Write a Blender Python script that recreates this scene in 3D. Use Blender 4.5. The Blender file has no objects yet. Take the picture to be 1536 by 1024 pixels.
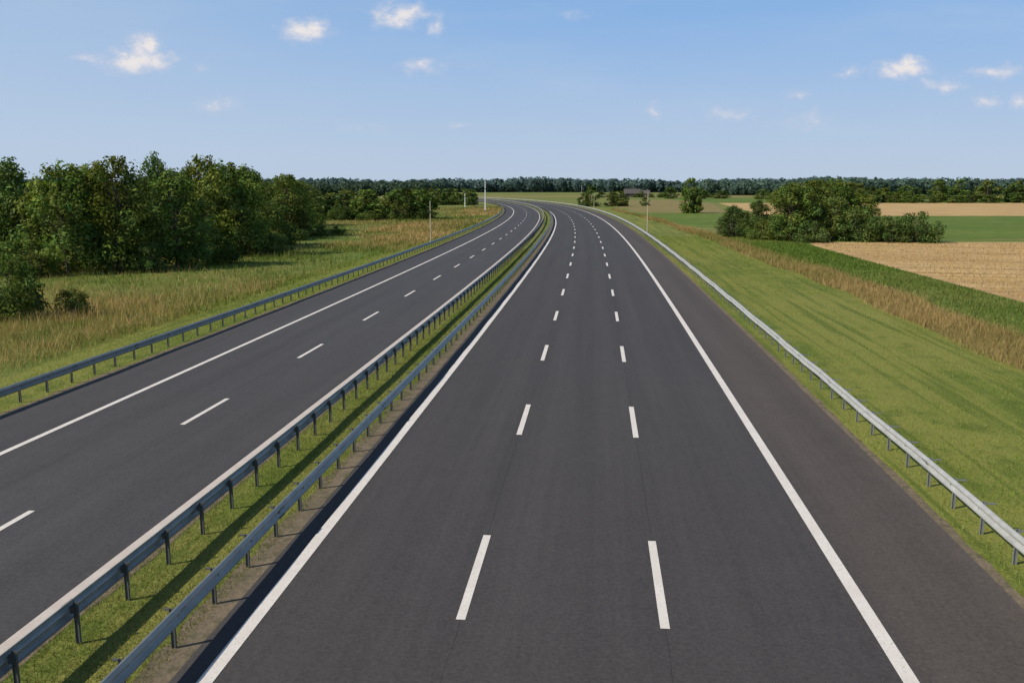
import bpy, math, numpy as np
from mathutils import Vector
sc=bpy.context.scene
rs=np.random.RandomState
# ------------------------------------------------------------ helpers
def build(name,verts,faces,mats,mi=None,col=None,uv=None,smooth=False,link=True):
    verts=np.asarray(verts,dtype=np.float32); faces=np.asarray(faces,dtype=np.int32)
    me=bpy.data.meshes.new(name); n,k=faces.shape
    me.vertices.add(len(verts)); me.vertices.foreach_set('co',verts.ravel())
    me.loops.add(n*k); me.loops.foreach_set('vertex_index',faces.ravel())
    me.polygons.add(n); me.polygons.foreach_set('loop_start',np.arange(0,n*k,k,dtype=np.int32))
    me.polygons.foreach_set('loop_total',np.full(n,k,dtype=np.int32))
    for m in mats: me.materials.append(m)
    if mi is not None: me.polygons.foreach_set('material_index',np.asarray(mi,dtype=np.int32))
    me.polygons.foreach_set('use_smooth',np.full(n,smooth,dtype=bool))
    if col is not None:
        a=me.color_attributes.new('Col','FLOAT_COLOR','POINT')
        c=np.ones((len(verts),4),dtype=np.float32); c[:,:3]=col
        a.data.foreach_set('color',c.ravel())
    if uv is not None:
        u=me.uv_layers.new(name='UVMap'); u.data.foreach_set('uv',np.asarray(uv,dtype=np.float32)[faces.ravel()].ravel())
    me.update(calc_edges=True); me.validate()
    if not link: return me
    o=bpy.data.objects.new(name,me); sc.collection.objects.link(o); return o
def inst(name,me,loc,scale=(1,1,1),rz=0):
    o=bpy.data.objects.new(name,me); sc.collection.objects.link(o)
    o.location=loc; o.scale=scale; o.rotation_euler=(0,0,rz); return o
class NT:
    def __init__(s,tree): s.t=tree; s.n=tree.nodes; s.l=tree.links
    def new(s,ty,**k):
        n=s.n.new(ty)
        for a,b in k.items(): setattr(n,a,b)
        return n
    def put(s,sock,v):
        if hasattr(v,'is_output') : s.l.new(v,sock)
        else:
            if isinstance(v,(tuple,list)) and len(v)==3 and sock.type=='RGBA': v=(*v,1)
            sock.default_value=v
    def math(s,op,a,b=0.0,c=None,clamp=False):
        n=s.new('ShaderNodeMath',operation=op,use_clamp=clamp); s.put(n.inputs[0],a); s.put(n.inputs[1],b)
        if c is not None: s.put(n.inputs[2],c)
        return n.outputs[0]
    def vm(s,op,a,b=None,out=0):
        n=s.new('ShaderNodeVectorMath',operation=op); s.put(n.inputs[0],a)
        if b is not None: s.put(n.inputs[1],b)
        return n.outputs[out]
    def noise(s,vec,scale,detail=4,rough=.55,out=0):
        n=s.new('ShaderNodeTexNoise'); s.put(n.inputs['Vector'],vec); n.inputs['Scale'].default_value=scale
        n.inputs['Detail'].default_value=detail; n.inputs['Roughness'].default_value=rough; return n.outputs[out]
    def ss(s,v,a,b,lo=0.,hi=1.):
        n=s.new('ShaderNodeMapRange',interpolation_type='SMOOTHSTEP'); s.put(n.inputs[0],v)
        for i,x in zip((1,2,3,4),(a,b,lo,hi)): n.inputs[i].default_value=x
        return n.outputs[0]
    def mix(s,f,a,b,bt='MIX'):
        n=s.new('ShaderNodeMix',data_type='RGBA',blend_type=bt); s.put(n.inputs[0],f); s.put(n.inputs[6],a); s.put(n.inputs[7],b); return n.outputs[2]
    def scl(s,c,f):
        return s.vm('MULTIPLY',c,s.comb(f,f,f))
    def comb(s,x,y,z):
        n=s.new('ShaderNodeCombineXYZ'); s.put(n.inputs[0],x); s.put(n.inputs[1],y); s.put(n.inputs[2],z); return n.outputs[0]
    def sep(s,v):
        n=s.new('ShaderNodeSeparateXYZ'); s.put(n.inputs[0],v); return n.outputs
    def coord(s,w='Object'): return s.new('ShaderNodeTexCoord').outputs[w]
    def attr(s,name='Col'): return s.new('ShaderNodeAttribute',attribute_name=name).outputs['Color']
    def bump(s,h,st,d):
        n=s.new('ShaderNodeBump'); s.put(n.inputs['Height'],h); n.inputs['Strength'].default_value=st; n.inputs['Distance'].default_value=d; return n.outputs[0]
def mat(name,rough=.8,metal=0,spec=.5):
    m=bpy.data.materials.new(name); m.use_nodes=True; t=NT(m.node_tree); b=m.node_tree.nodes['Principled BSDF']
    b.inputs['Roughness'].default_value=rough; b.inputs['Metallic'].default_value=metal; b.inputs['Specular IOR Level'].default_value=spec
    return m,t,b
# ------------------------------------------------------------ materials
def asphalt(name,base,sh,seams,sho0,sho1):
    m,t,b=mat(name,.78,0,.25)
    uv=t.coord('UV'); o,s,_=t.sep(uv); ob=t.coord('Object')
    fine=t.noise(ob,13,4,.9); med=t.noise(ob,1.1,3,.65)
    streak=t.noise(t.comb(t.math('MULTIPLY',o,1.1),t.math('MULTIPLY',s,.025),0.),1.0,3,.6)
    streak2=t.noise(t.comb(t.math('MULTIPLY',o,6.),t.math('MULTIPLY',s,.08),3.),1.0,1,.5)
    patchy=t.noise(t.comb(t.math('MULTIPLY',o,.35),t.math('MULTIPLY',s,.07),9.),1.0,3,.6)
    f=t.math('MULTIPLY',t.math('SUBTRACT',fine,.5),1.7); f=t.math('ADD',f,.50)
    f=t.math('ADD',f,t.math('MULTIPLY',med,.22)); f=t.math('ADD',f,t.math('MULTIPLY',streak,.46)); f=t.math('ADD',f,t.math('MULTIPLY',streak2,.20)); f=t.math('ADD',f,t.math('MULTIPLY',patchy,.22))
    wt=t.math('COSINE',t.math('MULTIPLY',t.math('SUBTRACT',o,seams[0]),2*math.pi/1.8))
    f=t.math('ADD',f,t.math('MULTIPLY',wt,-.045))
    wob=t.math('MULTIPLY',t.noise(t.comb(0.,s,0.),.6,2),.07)
    for q in seams:
        d=t.math('ABSOLUTE',t.math('SUBTRACT',t.math('ADD',o,wob),q+.035))
        f=t.math('SUBTRACT',f,t.ss(d,.004,.018,.28,0.))
    shm=t.ss(o,sho0,sho1)
    c=t.mix(shm,base,sh); c=t.scl(c,f)
    t.l.new(c,b.inputs['Base Color']); t.l.new(t.bump(fine,.5,.015),b.inputs['Normal'])
    return m
ASP_R=asphalt('asphalt_right',(.055,.0495,.0475),(.074,.061,.053),[-2.4,1.15],4.4,5.3)
ASP_L=asphalt('asphalt_left',(.058,.0545,.0540),(.050,.046,.045),[-13.2],-10.2,-9.4)
def paint(name,a,b2):
    m,t,b=mat(name,.6); ob=t.coord('Object')
    n=t.noise(ob,22,4,.75); n2=t.noise(ob,1.6,3)
    c=t.mix(t.ss(n,.30,.50),(.44,.40,.36),a); c=t.mix(t.ss(n2,.35,.7,0,.6),c,b2)
    t.l.new(c,b.inputs['Base Color']); return m
PAINT=paint('road_paint',(.70,.65,.59),(.60,.54,.48)); PAINT2=paint('worn_road_paint',(.56,.49,.43),(.46,.39,.33))
def groundmat(name,c1,c2,c3,sc1=.06,sc2=.5,uvstreak=False,bumpd=.08):
    m,t,b=mat(name,.9,0,.15); ob=t.coord('Object')
    n1=t.noise(ob,sc1,4,.6); n2=t.noise(ob,sc2,4,.65); n3=t.noise(ob,9,3,.75)
    c=t.mix(t.ss(n1,.38,.62),c1,c2); c=t.mix(t.ss(n2,.45,.68),c,c3)
    if uvstreak:
        o,s,_=t.sep(t.coord('UV')); st=t.noise(t.comb(t.math('MULTIPLY',o,.8),t.math('MULTIPLY',s,.03),0.),1.0,3,.65)
        c=t.mix(t.ss(st,.42,.6,0,.9),c,c2)
        st2=t.noise(t.comb(t.math('MULTIPLY',o,1.7),t.math('MULTIPLY',s,.05),7.),1.0,2,.6)
        c=t.mix(t.ss(st2,.50,.66,0,.85),c,c3)
    c=t.scl(c,t.math('ADD',.5,t.math('MULTIPLY',n3,1.0)))
    t.l.new(c,b.inputs['Base Color'])
    t.l.new(t.bump(t.math('ADD',n3,n2),.7,bumpd),b.inputs['Normal']); return m
G_MEADOW=groundmat('meadow_ground',(.12,.165,.028),(.21,.19,.06),(.095,.135,.022),.045,.3)
G_MOWN=groundmat('mown_grass',(.120,.158,.024),(.20,.205,.045),(.092,.125,.02),.12,.7,True)
G_MEDIAN=groundmat('median_grass',(.125,.16,.025),(.19,.19,.045),(.09,.125,.02),.2,1.2,True)
G_GREEN=groundmat('green_crop',(.095,.15,.022),(.135,.18,.032),(.08,.122,.02),.05,.4)
G_DRY=groundmat('dry_grass_ground',(.26,.19,.08),(.20,.17,.06),(.14,.14,.04),.1,.6)
G_DIRT=groundmat('gravel_dirt',(.15,.12,.08),(.18,.14,.095),(.10,.09,.055),.8,3.,False,.03)
def wheat():
    m,t,b=mat('wheat_stubble',.9,0,.1); ob=t.coord('Object'); x,y,z=t.sep(ob)
    q=t.math('ADD',t.math('MULTIPLY',x,.35),t.math('ADD',y,t.math('MULTIPLY',t.noise(ob,.05,2),5.)))
    w=t.math('SINE',t.math('MULTIPLY',q,2.1)); tr=t.math('SINE',t.math('MULTIPLY',q,.52))
    n=t.noise(ob,.09,4); n3=t.noise(ob,3,4,.8)
    st=t.noise(t.comb(t.math('MULTIPLY',x,.04),t.math('MULTIPLY',q,.8),0.),1.,4,.7)
    c=t.mix(t.ss(n,.35,.65),(.46,.31,.135),(.54,.38,.185)); c=t.mix(t.ss(st,.42,.62,0,.85),c,(.34,.22,.10))
    c=t.mix(t.ss(tr,.86,.99,0,.45),c,(.26,.17,.08))
    c=t.scl(c,t.math('ADD',t.math('MULTIPLY',w,.10),t.math('ADD',.58,t.math('MULTIPLY',n3,.9))))
    t.l.new(c,b.inputs['Base Color']); t.l.new(t.bump(t.math('ADD',n3,t.math('MULTIPLY',w,.3)),.8,.15),b.inputs['Normal']); return m
WHEAT=wheat()
def leafmat(name,tr=.3):
    m=bpy.data.materials.new(name); m.use_nodes=True; t=NT(m.node_tree)
    for n in list(t.n): t.n.remove(n)
    out=t.new('ShaderNodeOutputMaterial'); d=t.new('ShaderNodeBsdfDiffuse'); tl=t.new('ShaderNodeBsdfTranslucent'); mx=t.new('ShaderNodeMixShader')
    inf=t.new('ShaderNodeObjectInfo').outputs['Random']
    c=t.attr(); c=t.scl(c,t.math('ADD',.75,t.math('MULTIPLY',inf,.55)))
    t.l.new(c,d.inputs[0]); t.l.new(t.vm('MULTIPLY',c,(1.3,1.3,.6)),tl.inputs[0]); mx.inputs[0].default_value=tr
    t.l.new(d.outputs[0],mx.inputs[1]); t.l.new(tl.outputs[0],mx.inputs[2]); t.l.new(mx.outputs[0],out.inputs[0]); return m
LEAF=leafmat('foliage',.28); BLADE=leafmat('grass_blades',.25)
def simple(name,c,rough=.7,metal=0,nsc=6,amt=.4):
    m,t,b=mat(name,rough,metal); n=t.noise(t.coord('Object'),nsc,4,.65)
    t.l.new(t.scl(t.mix(.0,c,c),t.math('ADD',1-amt/2,t.math('MULTIPLY',n,amt))),b.inputs['Base Color']); return m
BARK=simple('bark',(.09,.07,.05),.9)
GALV=simple('galvanised_steel',(.42,.42,.39),.45,.25,3,.7)
GALVD=simple('darker_steel',(.27,.275,.25),.42,.35,3,.8)  # darker steel tone for the median and left rails
POSTM=simple('post_steel',(.09,.095,.09),.6,.2); POSTR=simple('post_steel_galvanised',(.22,.23,.22),.6,.3)
POLEW=simple('white_pole_paint',(.75,.75,.72),.5); POLEG=simple('wood_pole',(.45,.38,.28),.8); DARK=simple('dark_band',(.03,.03,.03),.6)
# ------------------------------------------------------------ road path (clothoid to the left)
C=2.44e-6; S=np.arange(-60,1001,2.0); H0=.0938
def hd(s):
    s=np.asarray(s,float); a=np.clip(s,0,640); return H0-C*a*a/2-np.clip(s-640,0,None)*C*640
sub=np.arange(-60,1001,.5); hs=hd(sub)
cx=np.concatenate([[0],np.cumsum(np.sin((hs[1:]+hs[:-1])/2)*.5)]); cy=np.concatenate([[0],np.cumsum(np.cos((hs[1:]+hs[:-1])/2)*.5)])
i0=120; cx=cx-cx[i0]+.12; cy=cy-cy[i0]
def P(s,o):
    s=np.asarray(s,float); h=hd(s); return np.interp(s,sub,cx)+o*np.cos(h), np.interp(s,sub,cy)-o*np.sin(h)
def strip(name,o0,o1,s0,s1,z,m,cols=1,step=2.,jit=0,seed=0):
    ss=np.arange(s0,s1+.01,step); n=len(ss); r=rs(seed)
    f0=o0(ss) if callable(o0) else np.full(n,float(o0)); f1=o1(ss) if callable(o1) else np.full(n,float(o1))
    if jit: f0=f0+r.uniform(-jit,jit,n); f1=f1+r.uniform(-jit,jit,n)
    V=[];U=[]
    for c in range(cols+1):
        o=f0+(f1-f0)*c/cols; x,y=P(ss,o); V.append(np.stack([x,y,np.full(n,z)],1)); U.append(np.stack([o,ss],1))
    V=np.concatenate(V);U=np.concatenate(U); F=[]
    for c in range(cols):
        a=np.arange(n-1)+c*n; F.append(np.stack([a,a+n,a+n+1,a+1],1))
    return build(name,V,np.concatenate(F),[m],uv=U)
# ground
bpy.ops.mesh.primitive_grid_add(x_subdivisions=40,y_subdivisions=40,size=12000,location=(0,3000,0))
g=bpy.context.object; g.name='ground'; g.data.name='ground'; g.data.materials.append(G_MEADOW)
def poly(name,pts,z,m):
    return build(name,[(x,y,z) for x,y in pts],[list(range(len(pts)))],[m])
EM=lambda s:18.2-.013*np.clip(s,0,250)+.35*np.sin(s*.11)+.2*np.sin(s*.41)
ED=lambda s:22.8-.026*np.clip(s,0,250)+.5*np.sin(s*.09+1)+.25*np.sin(s*.31)
# verges
strip('grass_verge',7.4,lambda s:EM(s)+.4,-50,900,.008,G_MOWN,4,2,.25,1)
strip('grass_verge',lambda s:-25.5+.012*np.clip(s,0,250)+1.2*np.sin(s*.07)+.7*np.sin(s*.23),-19.4,-50,900,.008,G_MOWN,3,2,.3,2)
strip('median_grass_strip',-9.3,-6.5,-50,900,.010,G_MEDIAN,2)
strip('dry_grass_margin',EM,ED,-50,700,.0045,G_DRY,2,2,.4,3)
# fields
poly('green_field',[(20,-40),(33,-40),(200,-40),(200,128),(34,128),(29,110),(24.5,60)],.002,G_GREEN)
poly('wheat_field',[(29.5,-40),(170,-40),(170,124),(40.5,124),(38.8,116),(36,88),(33.4,56)],.009,WHEAT)
poly('green_field',[(50,132),(330,132),(330,232),(58,232)],.004,G_GREEN)
poly('wheat_field',[(66,236),(420,236),(450,420),(95,420)],.006,WHEAT)
poly('dry_field',[(38,262),(62,262),(92,420),(90,520),(58,520),(40,400)],.006,G_DRY)
poly('green_field',[(34,170),(55,170),(60,255),(36,258)],.002,G_GREEN)
poly('dry_field',[(-10,640),(300,640),(300,760),(-60,760)],.006,G_DRY)
poly('green_field',[(95,430),(500,430),(500,620),(100,620)],.005,G_GREEN)
# carriageways
strip('asphalt_road',-6.55,7.62,-50,900,.020,ASP_R,8)
strip('asphalt_road',-19.6,-9.2,-50,900,.020,ASP_L,6)
strip('gravel_edge',7.55,7.85,-50,700,.014,G_DIRT,1,1,.06,4)
strip('gravel_edge',-19.95,-19.5,-50,700,.014,G_DIRT,1,1,.06,5)
strip('gravel_edge',-7.1,-6.5,-50,700,.014,G_DIRT,1,.5,.09,6)
strip('gravel_edge',-9.35,-9.1,-50,700,.014,G_DIRT,1,1,.05,7)
# markings : one mesh
V=[];F=[];MM=[]
def mark(s0,s1,o,w,z=.027,mi=0):
    n=max(2,int((s1-s0)/2)+1); ss=np.linspace(s0,s1,n); b=sum(len(v) for v in V)
    x0,y0=P(ss,o-w/2);x1,y1=P(ss,o+w/2)
    V.append(np.concatenate([np.stack([x0,y0,np.full(n,z)],1),np.stack([x1,y1,np.full(n,z)],1)]))
    a=np.arange(n-1)+b; F.append(np.stack([a,a+n,a+n+1,a+1],1)); MM.extend([mi]*(n-1))
for o,w,q in((-6.0,.25,0),(4.78,.25,0),(-9.75,.22,1),(-16.9,.2,0)): mark(-50,860,o,w,mi=q)
for o in(-2.4,1.15):
    for k in range(-4,60): mark(14.6+12*k,18.5+12*k,o,.165)
for k in range(-5,62): mark(26.8+11.4*k,30.4+11.4*k,-13.2,.16)
build('road_markings',np.concatenate(V),np.concatenate(F),[PAINT,PAINT2],mi=MM)
# ------------------------------------------------------------ guardrails
def boxv(cx_,cy_,z0,z1,hx,hy,h):
    c,s=np.cos(h),np.sin(h); out=[]
    for z in(z0,z1):
        for a,b in((-hx,-hy),(hx,-hy),(hx,hy),(-hx,hy)):
            out.append((cx_+a*c+b*s,cy_-a*s+b*c,z))
    return out
BF=[(0,3,2,1),(4,5,6,7),(0,1,5,4),(1,2,6,5),(2,3,7,6),(3,0,4,7)]
def guardrail(o,side,m,s0=-30,s1=720,top=.76,pm=None,post_top=-.03,tail=.10):
    prof=[(0.0,0),(.022,.006),(.075,.05),(.078,.085),(.03,.13),(.012,.155),(.03,.18),(.078,.225),(.075,.26),(.022,.304),(0,.31)]
    ss=np.arange(s0,s1+.1,2.); n=len(ss); V=[];F=[];M=[];b=0
    wob=.012*np.sin(ss*.61)+.008*np.sin(ss*1.7)
    full=[(a+.0,h) for a,h in prof]+[(a-.006,h) for a,h in prof[::-1]]
    k=len(full)
    for a,h in full:
        x,y=P(ss,o+side*(.075+a)+wob); V.append(np.stack([x,y,top-.31+h+wob*.6],1))
    for j in range(k):
        a=np.arange(n-1)+j*n; c=np.arange(n-1)+((j+1)%k)*n; F.append(np.stack([a,c,c+1,a+1],1)); M+= [0]*(n-1)
    b=k*n
    V=[np.concatenate(V)]
    L=[];FF=[]
    for s in np.arange(s0,s1,1.6):
        x,y=P(s,o); h=float(hd(s)); c,sn=math.cos(h),math.sin(h)
        def at(oo,ds=0): return x+oo*c+ds*sn, y-oo*sn+ds*c
        pt=top+post_top
        parts=[(0,0,0,pt,.035,.003),(-.035,0,0,pt,.003,.022),(.035,0,0,pt,.003,.022)]
        parts.append((side*.055,0,top-.22,top-.09,.02,.05))
        parts.append((-side*(.035+tail/2),0,top-.06,top-.035,tail/2,.02))
        for (oo,ds,z0,z1,hx,hy) in (parts if s<140 else parts[:1]):
            if s>=140: hx,hy=.035,.022
            q=at(oo,ds); bb=b+len(L); L+=boxv(q[0],q[1],z0,z1,hx,hy,h); FF+=[[i+bb for i in f] for f in BF]
        if s<90:
            q=at(side*.092,0); bb=b+len(L); L+=boxv(q[0],q[1],top-.175,top-.135,.012,.02,h); FF+=[[i+bb for i in f] for f in BF]
        # overlapping lap joint every third post
        if s<120 and int(round((s-s0)/1.6))%3==0:
            for (hh0,hh1) in((.05,.09),(.22,.262)):
                q=at(side*(.075+.080)); bb=b+len(L); L+=boxv(q[0],q[1],top-.31+hh0,top-.31+hh1,.004,.16,h); FF+=[[i+bb for i in f] for f in BF]
    V.append(np.array(L)); F.append(np.array(FF)); M+=[1]*len(FF)
    return build('guardrail',np.concatenate(V),np.concatenate(F),[m,pm or POSTM],mi=M)
guardrail(8.35,-1,GALV,pm=POSTR,post_top=.0,tail=.22)
guardrail(-6.95,1,GALVD,top=.74)
guardrail(-8.6,-1,GALVD,top=.78,tail=.03)
guardrail(-20.25,1,GALVD)
# ------------------------------------------------------------ grass blades
def patch(x,y,k=1.,ph=0.):
    return .5+.25*(np.sin(x*.11*k+y*.05*k+ph)+.7*np.sin(x*.23*k-y*.13*k+1.3+ph)+.5*np.sin(x*.41*k+y*.37*k+ph*2))*.9
def blades(name,N,s0,s1,o0,o1,h0,h1,w,cg,cd,dryf,seed,keep=None,lean=.35,pw=1.,dv=.9):
    r=rs(seed); s=s0*(s1/s0)**(r.rand(N)**pw); a=o0(s) if callable(o0) else o0; b=o1(s) if callable(o1) else o1
    o=a+(b-a)*r.rand(N); x,y=P(s,o)
    if keep is not None:
        q=keep(x,y,o,s,r); x,y,o,s=x[q],y[q],o[q],s[q]
    n=len(x); pt=patch(x,y); h=(h0+(h1-h0)*r.rand(n))*(.7+.6*np.clip(pt,0,1)); ww=w*(.6+.8*r.rand(n))*np.maximum(1,s/35.)
    an=r.rand(n)*6.283; ax,ay=np.cos(an)*ww/2,np.sin(an)*ww/2; lx,ly=r.normal(0,lean,n)*h,r.normal(0,lean,n)*h
    v=np.zeros((n,3,3)); v[:,0]=np.stack([x-ax,y-ay,np.zeros(n)],1); v[:,1]=np.stack([x+ax,y+ay,np.zeros(n)],1); v[:,2]=np.stack([x+lx,y+ly,h],1)
    f=np.clip(dryf+ dv*(patch(x,y,1.,2.)-.5)+.35*np.sin(x*1.1+y*.7)*np.sin(y*.9-x*.5)*(dv>1)+r.normal(0,.2,n),0,1)[:,None]
    c=(np.array(cg)*(1-f)+np.array(cd)*f)*(.65+.7*r.rand(n)[:,None])
    return build(name,v.reshape(-1,3),np.arange(3*n).reshape(-1,3),[BLADE],col=np.repeat(c,3,axis=0))
GR=(.145,.20,.03); GR2=(.16,.20,.045); DR=(.40,.28,.125); DR2=(.32,.27,.11)
blades('median_grass',60000,9,110,-9.15,-6.85,.03,.10,.014,GR,DR2,.2,11)
blades('verge_grass',70000,12,140,7.8,EM,.03,.10,.018,GR,DR2,.2,12)
blades('verge_grass',45000,20,200,-25,-19.9,.04,.12,.02,GR,DR2,.15,13)
blades('tall_dry_grass',60000,15,300,EM,ED,.2,.65,.02,GR2,DR,.68,14,keep=lambda x,y,o,s,r:r.rand(len(x))<np.clip(.15+1.1*patch(x,y,1.4),0,1))
blades('crop_grass',40000,20,140,ED,lambda s:31-.01*s,.10,.26,.03,(.115,.18,.03),DR2,.05,15,keep=lambda x,y,o,s,r:(x<33+ (y-56)*.09)|(y>124))
blades('wheat_stubble',35000,45,125,26,70,.08,.2,.03,(.5,.36,.17),(.42,.28,.12),.5,19,keep=lambda x,y,o,s,r:(x>34+ (y-56)*.095)&(y<123.5)&(y>50))
blades('meadow_tall_grass',160000,22,330,-75,lambda s:-24.5+.012*s,.12,.5,.022,(.125,.18,.034),DR,.24,16,keep=lambda x,y,o,s,r:(r.rand(len(x))<np.clip(.1+1.1*patch(x,y,1.,.5),0,1)),dv=1.7)
blades('dry_reeds',50000,35,330,lambda s:-44+.04*s,lambda s:-24.3+.013*s,.3,.85,.025,(.16,.19,.05),(.44,.30,.14),.55,17,keep=lambda x,y,o,s,r:patch(x,y,.8,3.)+.3*r.rand(len(x))-.02*np.abs(o+27)>.55,dv=1.4)
# ------------------------------------------------------------ trees
def tube(V,F,C_,p0,p1,r0,r1,n=6):
    p0=np.array(p0,float);p1=np.array(p1,float); d=p1-p0; d/=np.linalg.norm(d)+1e-9
    a=np.cross(d,[0,.3,1] if abs(d[2])<.9 else [1,0,0]); a/=np.linalg.norm(a); c=np.cross(d,a); b=len(V)
    for p,r in((p0,r0),(p1,r1)):
        for i in range(n):
            t=6.283*i/n; V.append(p+r*(a*math.cos(t)+c*math.sin(t))); C_.append((.09,.07,.05))
    for i in range(n): F.append((b+i,b+(i+1)%n,b+n+(i+1)%n,b+n+i))
def tree_mesh(name,seed,H,R,base,ncl,nleaf,ls,colr,narrow=.75,multi=1,tp=.95):
    r=rs(seed); V=[];F=[];Cc=[]
    cl=[]
    lob=[(r.uniform(0,6.28),r.uniform(.15,.35)) for _ in range(3)]
    for i in range(ncl):
        t=r.uniform(0,1)**tp
        prof=(math.sin(math.pi*min(1,(t*.82+.17)))**narrow)
        an=r.uniform(0,6.283); env=R*prof*(1+sum(a*math.cos(an-p) for p,a in lob)*.45)
        rr=env*math.sqrt(r.uniform(.1,1))*.84; rc=R*r.uniform(.15,.36)*(1.05-.50*t)
        z=base*H+(H*(1-base)-rc)*t
        cl.append((rr*math.cos(an),rr*math.sin(an),max(z,rc*.6),rc))
    for k in range(multi):
        off=np.array([r.uniform(-.3,.3),r.uniform(-.3,.3),0])*(multi>1)
        pts=[off]; 
        for j in range(1,5): pts.append(off*(1+j*.8)+np.array([r.normal(0,.12)*j*.5,r.normal(0,.12)*j*.5,H*.8*j/4]))
        rad=[H*.022,H*.017,H*.012,H*.008,H*.003]
        for j in range(4): tube(V,F,Cc,pts[j],pts[j+1],rad[j]*1.02,rad[j+1])
        for c in cl[k::max(2,multi*2)]:
            zz=max(.08*H,c[2]*.6); j=min(3,int(zz/(H*.2))); p=pts[j]+(pts[j+1]-pts[j])*((zz-pts[j][2])/(H*.2))
            tube(V,F,Cc,p,c[:3],H*.005,H*.0015,4)
    V=np.array(V);F=np.array(F);Cc=np.array(Cc); nb=len(F)
    LV=[];LC=[]
    for (x,y,z,rc) in cl:
        n=int(nleaf*(rc/(R*.28))**1.6); d=r.normal(0,1,(n,3)); d/=np.linalg.norm(d,axis=1)[:,None]
        rad=rc*(.45+.72*r.rand(n)**.6); stretch=r.uniform(.8,1.25)
        bump=1+.22*np.sin(d[:,0]*5+x)*np.sin(d[:,1]*5+y)+.15*np.sin(d[:,2]*7+z)
        p=np.array([x,y,z])+d*(rad*bump)[:,None]*np.array([1,1,stretch])
        p[:,2]=np.maximum(p[:,2],.05)
        nn=d*.9+r.normal(0,.42,(n,3))+np.array([0,0,.25]); nn/=np.linalg.norm(nn,axis=1)[:,None]
        t1=np.cross(nn,r.normal(0,1,(n,3))); t1/=np.linalg.norm(t1,axis=1)[:,None]; t2=np.cross(nn,t1)
        sz=(ls*(.5+.9*r.rand(n)))[:,None]
        q=np.stack([p-t1*sz*.6,p-t2*sz*.36,p+t1*sz*.6,p+t2*sz*.36],1); LV.append(q.reshape(-1,3))
        cc=np.array(colr)*r.uniform(.7,1.35)*np.array([r.uniform(.85,1.25),1,r.uniform(.8,1.15)])
        cc=cc[None]*(.65+.7*r.rand(n)[:,None]); LC.append(np.repeat(cc,4,axis=0))
    LV=np.concatenate(LV);LC=np.concatenate(LC); nl=len(LV)//4
    FL=np.arange(4*nl).reshape(-1,4)+len(V)
    return build(name,np.concatenate([V,LV]),np.concatenate([F,FL]),[BARK,LEAF],mi=[0]*nb+[1]*nl,col=np.concatenate([Cc,LC]),link=False)
FC=[(.100,.148,.036),(.080,.124,.034),(.118,.160,.042),(.086,.132,.042),(.122,.162,.036)]
NR=[.45,.6,.5,.65,.42]
TT=[tree_mesh('deciduous_tree_mesh',20+i,10,3.8,[.0,.03,.0,.05,.02][i],105,150,.27,FC[i],NR[i],1+i%2) for i in range(5)]
TL=[tree_mesh('distant_tree_mesh',60+i,10,3.8,.0,46,70,.55,np.array(FC[i])*.95,NR[i],1) for i in range(5)]
BB=[tree_mesh('bush_mesh',40+i,4,3.0,0.,44,190,.20,FC[(i+1)%5],.45,3) for i in range(3)]
R0=rs(7)
def tree(X,Y,h,rad,v=None,kind='deciduous_tree'):
    v=R0.randint(5) if v is None else v; s=rad/3.8
    inst(kind,(TT if Y<190 else TL)[v],(X,Y,0),(s,s*R0.uniform(.9,1.1),h/10),R0.uniform(0,6.28))
def bush(X,Y,h,rad,v=None):
    v=R0.randint(3) if v is None else v; s=rad/3.0
    inst('bush',BB[v],(X,Y,0),(s,s*R0.uniform(.9,1.1),h/4),R0.uniform(0,6.28))
# left wood
for t in [(-47.5,86,10.3,4.2,3),(-53.5,86,9.6,4.4,1),(-39.2,79.5,9.7,4.0,0),(-35.4,81,10.2,3.6,4),(-43.4,86,8.0,3.4,2),(-31.6,85.5,9.0,3.7,1),(-37.6,97,11.2,2.8,3),(-33.4,98,10.8,3.9,4),
          (-29.4,100,8.5,3.3,0),(-41,106,9.4,4.4,1),(-47,101,9.8,4.6,0),(-56,98,10.2,4.6,2),(-62,90,10.2,4.6,4),(-70,92,10,4.6,1),(-36,114,10.7,4.2,0),(-31.0,111,8.0,3.4,2),(-43,122,10.1,5,3),
          (-37.4,129,10.5,4.4,1),(-33.8,138,9.5,4.2,2),(-43,145,9.8,4.6,4),(-38,153,9.5,4.8,0),(-46,165,9.3,4.8,1),(-41,176,8.8,4.6,2),(-52,140,10.4,5,3),
          (-64,112,10.8,5,0),(-85,98,10,4.8,1),(-51,112,10.4,4.8,2)]: tree(*t)
for b in [(-28.6,51.5,3.5,2.0,0),(-31.5,50,3.3,2.2,1),(-34,54,3.8,2.4,2),(-26.0,53,1.7,1.2,1),(-32.5,80.5,2.8,2.2,2),(-43,77,3,3.0,0),(-28.6,89,2.6,2.2,0),(-26.5,101,2.4,2.2,2),(-40,75.8,2.2,2.0,1),
          (-48,80,3.2,3.4,1),(-29,108,3,2.6,1),(-30,118,3.2,2.8,2),(-31.5,128,2.4,2.8,0),(-35,148,2.8,3,1),(-29.5,139,1.7,2.2,2),(-27.5,143,1.5,1.8,0),(-37,168,3,3.2,0)]: bush(*b)
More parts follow.
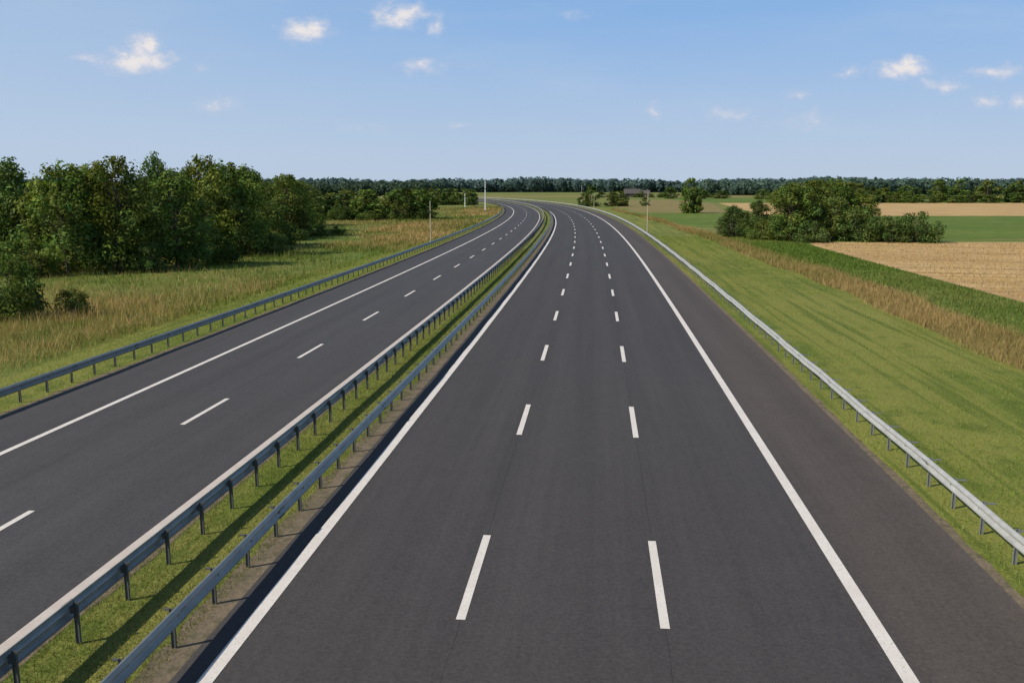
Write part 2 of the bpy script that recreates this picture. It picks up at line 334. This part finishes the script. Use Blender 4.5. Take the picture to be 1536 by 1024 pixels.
# mid belt
for i in range(40):
    u=i/39.; X=-66+44*u+R0.uniform(-2,2); Y=212+R0.uniform(-6,20)
    tree(X,Y,R0.uniform(5.6,7.6),R0.uniform(3.4,4.8))
for i in range(10): bush(-62+40*i/9.+R0.uniform(-1,1),206+R0.uniform(-4,4),R0.uniform(2.2,4),3.4)
for i in range(12): tree(-40+24*i/11.+R0.uniform(-1,1),372+R0.uniform(-8,14),R0.uniform(5.5,7.3),3.6)
for i in range(12): tree(-150+80*i/11.,225+R0.uniform(-10,20),R0.uniform(7,9.5),5.)
# right clump
for t in [(39.0,127,8.2,3.9,0),(43,133,8.4,4.1,4),(47,140,8.7,4,2),(51,146,8.8,4.4,0),(54.5,150,8.2,4.4,1),(36.2,134,5.6,2.9,1),(33.8,138,4.8,2.9,3),(56,146,6.5,3.8,4),(46,129,6.2,3.6,2),(42,129,7.2,3.2,0)]: tree(*t)
for b in [(48.5,126,5.0,3.8,0),(44.5,127,4,3,1),(52.0,124,3.6,3.0,2),(55,123.5,4.2,3.6,0),(36,131,3,2.6,1),(40.5,123.5,3,3,2)]: bush(*b)
for t in [(51,260,10.0,3.3,0),(51.8,261,7.5,3.6,2),(29.6,346,8.3,3.6,1),(41.5,352,5.8,4.0,0),(38,350,4.5,3,2),(52,358,3.4,2.6,3),(27.5,350,5,3,3)]: tree(*t)
for i in range(10): tree(118+i*5+R0.uniform(-2,2),405+R0.uniform(-6,10),R0.uniform(3.5,6.5),4)
for i in range(52): tree(134+i*6.5+R0.uniform(-4,4),430+R0.uniform(-4,26),R0.uniform(6.5,11.5),R0.uniform(5.5,7.5))
for i in range(26): tree(150+i*9+R0.uniform(-4,4),423+R0.uniform(-3,3),R0.uniform(3,5.5),R0.uniform(4,5.5))
for i in range(8): tree(100+i*16,560+R0.uniform(-20,20),R0.uniform(5,8),6)
for i in range(14): tree(60+i*6+R0.uniform(-3,3),632+R0.uniform(-3,3),R0.uniform(2.5,5),R0.uniform(3,5))
# ------------------------------------------------------------ far forest
def forest(name,ymid,x0,x1,hm,rows,col,seed,dx=9,fs=1.9,bend=0.):
    r=rs(seed); Vs=[];Cs=[]
    for k in range(rows):
        xs=np.arange(x0,x1,dx)+r.uniform(-4,4,len(np.arange(x0,x1,dx)))
        for x in xs:
            y=ymid+bend*(x/1000.)**2+k*14+r.uniform(-6,6)+25*math.sin(x*.011+seed); H=hm*(.85+.15*r.rand()+.08*math.sin(x*.017+seed)+.06*math.sin(x*.05)); R=r.uniform(5,10)
            n=95; d=r.normal(0,1,(n,3)); d/=np.linalg.norm(d,axis=1)[:,None]; d[:,1]=-np.abs(d[:,1])*np.sign(r.rand(n)-.15)
            p=np.array([x,y,H*.55])+d*np.array([R,R,H*.45])*(.8+.3*r.rand(n)[:,None])
            nn=d+r.normal(0,.4,(n,3)); nn/=np.linalg.norm(nn,axis=1)[:,None]; t1=np.cross(nn,r.normal(0,1,(n,3))); t1/=np.linalg.norm(t1,axis=1)[:,None]; t2=np.cross(nn,t1)
            s=fs*(.6+.8*r.rand(n))[:,None]; Vs.append(np.stack([p-t1*s,p-t2*s*.7,p+t1*s,p+t2*s*.7],1).reshape(-1,3))
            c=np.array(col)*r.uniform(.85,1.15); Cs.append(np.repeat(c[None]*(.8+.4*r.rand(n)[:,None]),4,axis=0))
    xs=np.arange(x0,x1,5.); n=len(xs); yy=ymid+bend*(xs/1000.)**2+8+25*np.sin(xs*.011+seed); hh=hm*.72*(.9+.2*r.rand(n))
    A=np.stack([xs,yy-4,np.zeros(n)],1);B=np.stack([xs,yy,hh],1);D=np.stack([xs,yy+20,np.zeros(n)],1)
    LV=np.concatenate(Vs); off=len(LV); a=np.arange(n-1)+off
    F=np.concatenate([np.arange(off).reshape(-1,4),np.stack([a,a+1,a+1+n,a+n],1),np.stack([a+n,a+n+1,a+1+2*n,a+2*n],1)])
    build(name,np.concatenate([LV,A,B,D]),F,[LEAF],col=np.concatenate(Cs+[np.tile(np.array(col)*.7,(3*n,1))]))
forest('distant_treeline',1180,-1300,1400,18,3,(.074,.116,.112),1)  # treeline colours have aerial haze mixed in, bluer with distance
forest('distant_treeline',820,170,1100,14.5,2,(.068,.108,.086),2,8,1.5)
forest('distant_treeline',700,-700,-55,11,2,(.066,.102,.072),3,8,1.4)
# ------------------------------------------------------------ farm buildings
WALL=simple('plaster_wall',(.36,.33,.29),.8); ROOFD=simple('dark_roof_tiles',(.09,.08,.075),.7); ROOFR=simple('weathered_roof_tiles',(.16,.11,.09),.7); GLASS=simple('window_glass',(.04,.05,.06),.15); WOODD=simple('door_wood',(.12,.07,.04),.6); BARN=simple('barn_wood',(.15,.12,.09),.8)
def house(name,X,Y,L,W,h,rh,wall,roof,rz):
    e=bpy.data.objects.new(name,None); sc.collection.objects.link(e); e.location=(X,Y,0); e.rotation_euler=(0,0,rz)
    def part(nm,V,F,m):
        o=build(nm,V,F,[m]); o.parent=e; return o
    def bx(x0,x1,y0,y1,z0,z1): return [(x0,y0,z0),(x1,y0,z0),(x1,y1,z0),(x0,y1,z0),(x0,y0,z1),(x1,y0,z1),(x1,y1,z1),(x0,y1,z1)]
    l,w=L/2,W/2
    V=bx(-l,l,-w,w,0,h)+[(-l,0,h+rh),(l,0,h+rh)]
    me=bpy.data.meshes.new('walls'); me.from_pydata(V,[],[(0,3,2,1),(0,1,5,4),(2,3,7,6),(1,2,6,9,5),(3,0,4,8,7)]); me.materials.append(wall); o=bpy.data.objects.new('walls',me); sc.collection.objects.link(o); o.parent=e
    q=.5; t=.25; sl=rh/w
    for sg in(-1,1):
        V=[(-l-q,sg*(w+q),h-q*sl+.05),(l+q,sg*(w+q),h-q*sl+.05),(l+q,0,h+rh+.05),(-l-q,0,h+rh+.05)]; V+= [(a,b,c+t) for a,b,c in V]
        part('roof',V,BF,roof)
    n=max(2,int(L/3.5)); V=[];F=[]
    for i in range(n):
        x=-l+L*(i+.5)/n
        if i==n//2: continue
        for sg in(-1,1): V+=bx(x-.55,x+.55,sg*w-.03,sg*w+.03,1.,2.4); F+=[[k+len(V)-8 for k in f] for f in BF]
    part('windows',V,F,GLASS)
    x=-l+L*(n//2+.5)/n; part('door',bx(x-.5,x+.5,-w-.04,-w+.02,.05,2.2),BF,WOODD)
    part('chimney',bx(l*.4,l*.4+.7,-.35,.35,h+rh*.6,h+rh+1.),BF,ROOFR)
house('farmhouse',84,640,11,7,2.8,2.8,BARN,ROOFD,.1)
house('farmhouse',95,655,7,6,2.6,2.0,BARN,ROOFD,-.2)
# ------------------------------------------------------------ poles
def pole(name,X,Y,h,r,m):
    V=[];F=[];Cc=[]
    for z0,z1,a,b in((0,.35,r*1.7,r*1.6),(.35,h*.5,r,r*.85),(h*.5,h-.1,r*.85,r*.65),(h-.1,h,r*1.1,r*.5)): tube(V,F,Cc,(0,0,z0),(0,0,z1),a,b,10)
    nb=len(F); b=len(V); V=[tuple(v) for v in V]+boxv(0,-r*1.2,h*.72,h*.72+.28,.12,.02,0); F=[list(f) for f in F]+[[i+b for i in f] for f in BF]
    build(name,V,F,[m,DARK],mi=[0]*nb+[1]*6).location=(X,Y,0)
pole('roadside_pole',-10.9,121.4,5.6,.08,POLEG)
pole('roadside_pole',21.4,143.6,6.5,.08,POLEG)
pole('roadside_pole',-8.0,273,9.2,.18,POLEW)
pole('roadside_pole',-17,330,5,.15,POLEW)
pole('roadside_pole',29,380,8.0,.12,POLEG)
pole('roadside_pole',27,300,5.0,.10,POLEG)
# ------------------------------------------------------------ light, sky
ds=Vector((-.88,-.40,.80)).normalized(); el=math.asin(ds.z); az=math.atan2(ds.x,ds.y)
L=bpy.data.lights.new('sun','SUN'); L.energy=4.9; L.angle=math.radians(.53); L.color=(1,.915,.78)
lo=bpy.data.objects.new('sun',L); sc.collection.objects.link(lo); lo.rotation_euler=(-ds).to_track_quat('-Z','Y').to_euler(); lo.location=(-50,-40,60)
w=bpy.data.worlds.new('World'); sc.world=w; w.use_nodes=True; t=NT(w.node_tree)
bg=t.n['Background']; out=t.n['World Output']
sky=t.new('ShaderNodeTexSky',sky_type='NISHITA'); sky.sun_disc=False; sky.sun_elevation=el; sky.sun_rotation=az%(2*math.pi); sky.air_density=1.; sky.dust_density=.4; sky.ozone_density=3.
t.l.new(sky.outputs[0],bg.inputs[0]); bg.inputs[1].default_value=.085
d=t.coord('Generated'); x,y,z=t.sep(d); yy=t.math('MAXIMUM',y,.05)
uv=t.comb(t.math('DIVIDE',x,yy),t.math('DIVIDE',z,yy),0.)
wn=t.vm('MULTIPLY',t.vm('SUBTRACT',t.noise(uv,38,2,.5,1),(.5,.5,.5)),(.034,.018,0))
pw_=t.vm('ADD',uv,wn)
CL=[(-.397,.132,.055,.019,1.15),(-.393,.147,.024,.020,1.15),(-.415,.138,.02,.012,1.),(-.454,.135,.034,.010,.75),(-.218,.164,.040,.018,1.1),(-.118,.178,.046,.022,1.),(-.104,.184,.022,.012,1.),(-.0786,.167,.016,.018,.85),(-.097,.125,.034,.011,.72),(-.316,.087,.034,.012,.70),
(.419,.123,.044,.016,1.15),(.425,.130,.022,.012,1.1),(.362,.121,.026,.010,.75),(.463,.107,.040,.011,.8),(.519,.1195,.042,.011,.85),(.511,.0898,.032,.011,.65),(.308,.0967,.024,.010,.6),(.15,.0815,.015,.015,.6),(.235,.0767,.050,.014,.52),(.315,.0696,.045,.017,.54),
(-.06,.066,.020,.007,.5),(-.334,.125,.022,.008,.55),(.55,.09,.02,.015,.7),(-.17,.062,.04,.008,.42),(.07,.18,.035,.008,.42)]
f=None
for (u0,w0,a,b,A) in CL:
    q=t.vm('LENGTH',t.vm('MULTIPLY',t.vm('SUBTRACT',pw_,(u0,w0,0)),(1/a,1/b,0)),out=1)
    v=t.math('MULTIPLY_ADD',q,-A,A)
    f=v if f is None else t.math('MAXIMUM',f,v)
n=t.noise(t.vm('MULTIPLY',uv,(1,1.6,1)),60,5,.65)
dens=t.math('ADD',f,t.math('MULTIPLY',t.math('SUBTRACT',n,.5),1.3))
al=t.math('MULTIPLY',t.ss(dens,.05,1.15),t.ss(y,.1,.2)); al=t.math('MULTIPLY',al,.88)
cc=t.mix(t.ss(dens,.3,1.0),(.64,.65,.74),(.90,.83,.79))
hcol_z=t.math('MAXIMUM',z,0.)
hcol=t.mix(t.ss(hcol_z,-.02,.24),(.49,.595,.755),(.23,.455,.83))
hz=t.noise(t.vm('MULTIPLY',uv,(1.2,6,1)),2.2,4,.6)
hcol=t.mix(t.ss(hz,.42,.75,0,.4),hcol,(.48,.61,.79))
hcol=t.mix(t.ss(x,-.7,.15,.6,0.),hcol,(.50,.62,.79))
hf=t.ss(hcol_z,.02,.75,.92,.10)
bh=t.new('ShaderNodeBackground'); t.l.new(hcol,bh.inputs[0]); bh.inputs[1].default_value=1.
bc=t.new('ShaderNodeBackground'); t.l.new(cc,bc.inputs[0]); bc.inputs[1].default_value=1.
m0=t.new('ShaderNodeMixShader'); t.l.new(hf,m0.inputs[0]); t.l.new(bg.outputs[0],m0.inputs[1]); t.l.new(bh.outputs[0],m0.inputs[2])
m1=t.new('ShaderNodeMixShader'); t.l.new(al,m1.inputs[0]); t.l.new(m0.outputs[0],m1.inputs[1]); t.l.new(bc.outputs[0],m1.inputs[2]); t.l.new(m1.outputs[0],out.inputs[0])
# ------------------------------------------------------------ camera
cd=bpy.data.cameras.new('camera'); cd.lens=31.7; cd.sensor_width=36; cd.clip_end=20000; cd.clip_start=.1
co=bpy.data.objects.new('camera',cd); sc.collection.objects.link(co); co.location=(0,0,7.5); co.rotation_euler=(math.radians(90-9.74),0,0); sc.camera=co
sc.view_settings.view_transform='Standard'; sc.view_settings.look='None'; sc.view_settings.exposure=0
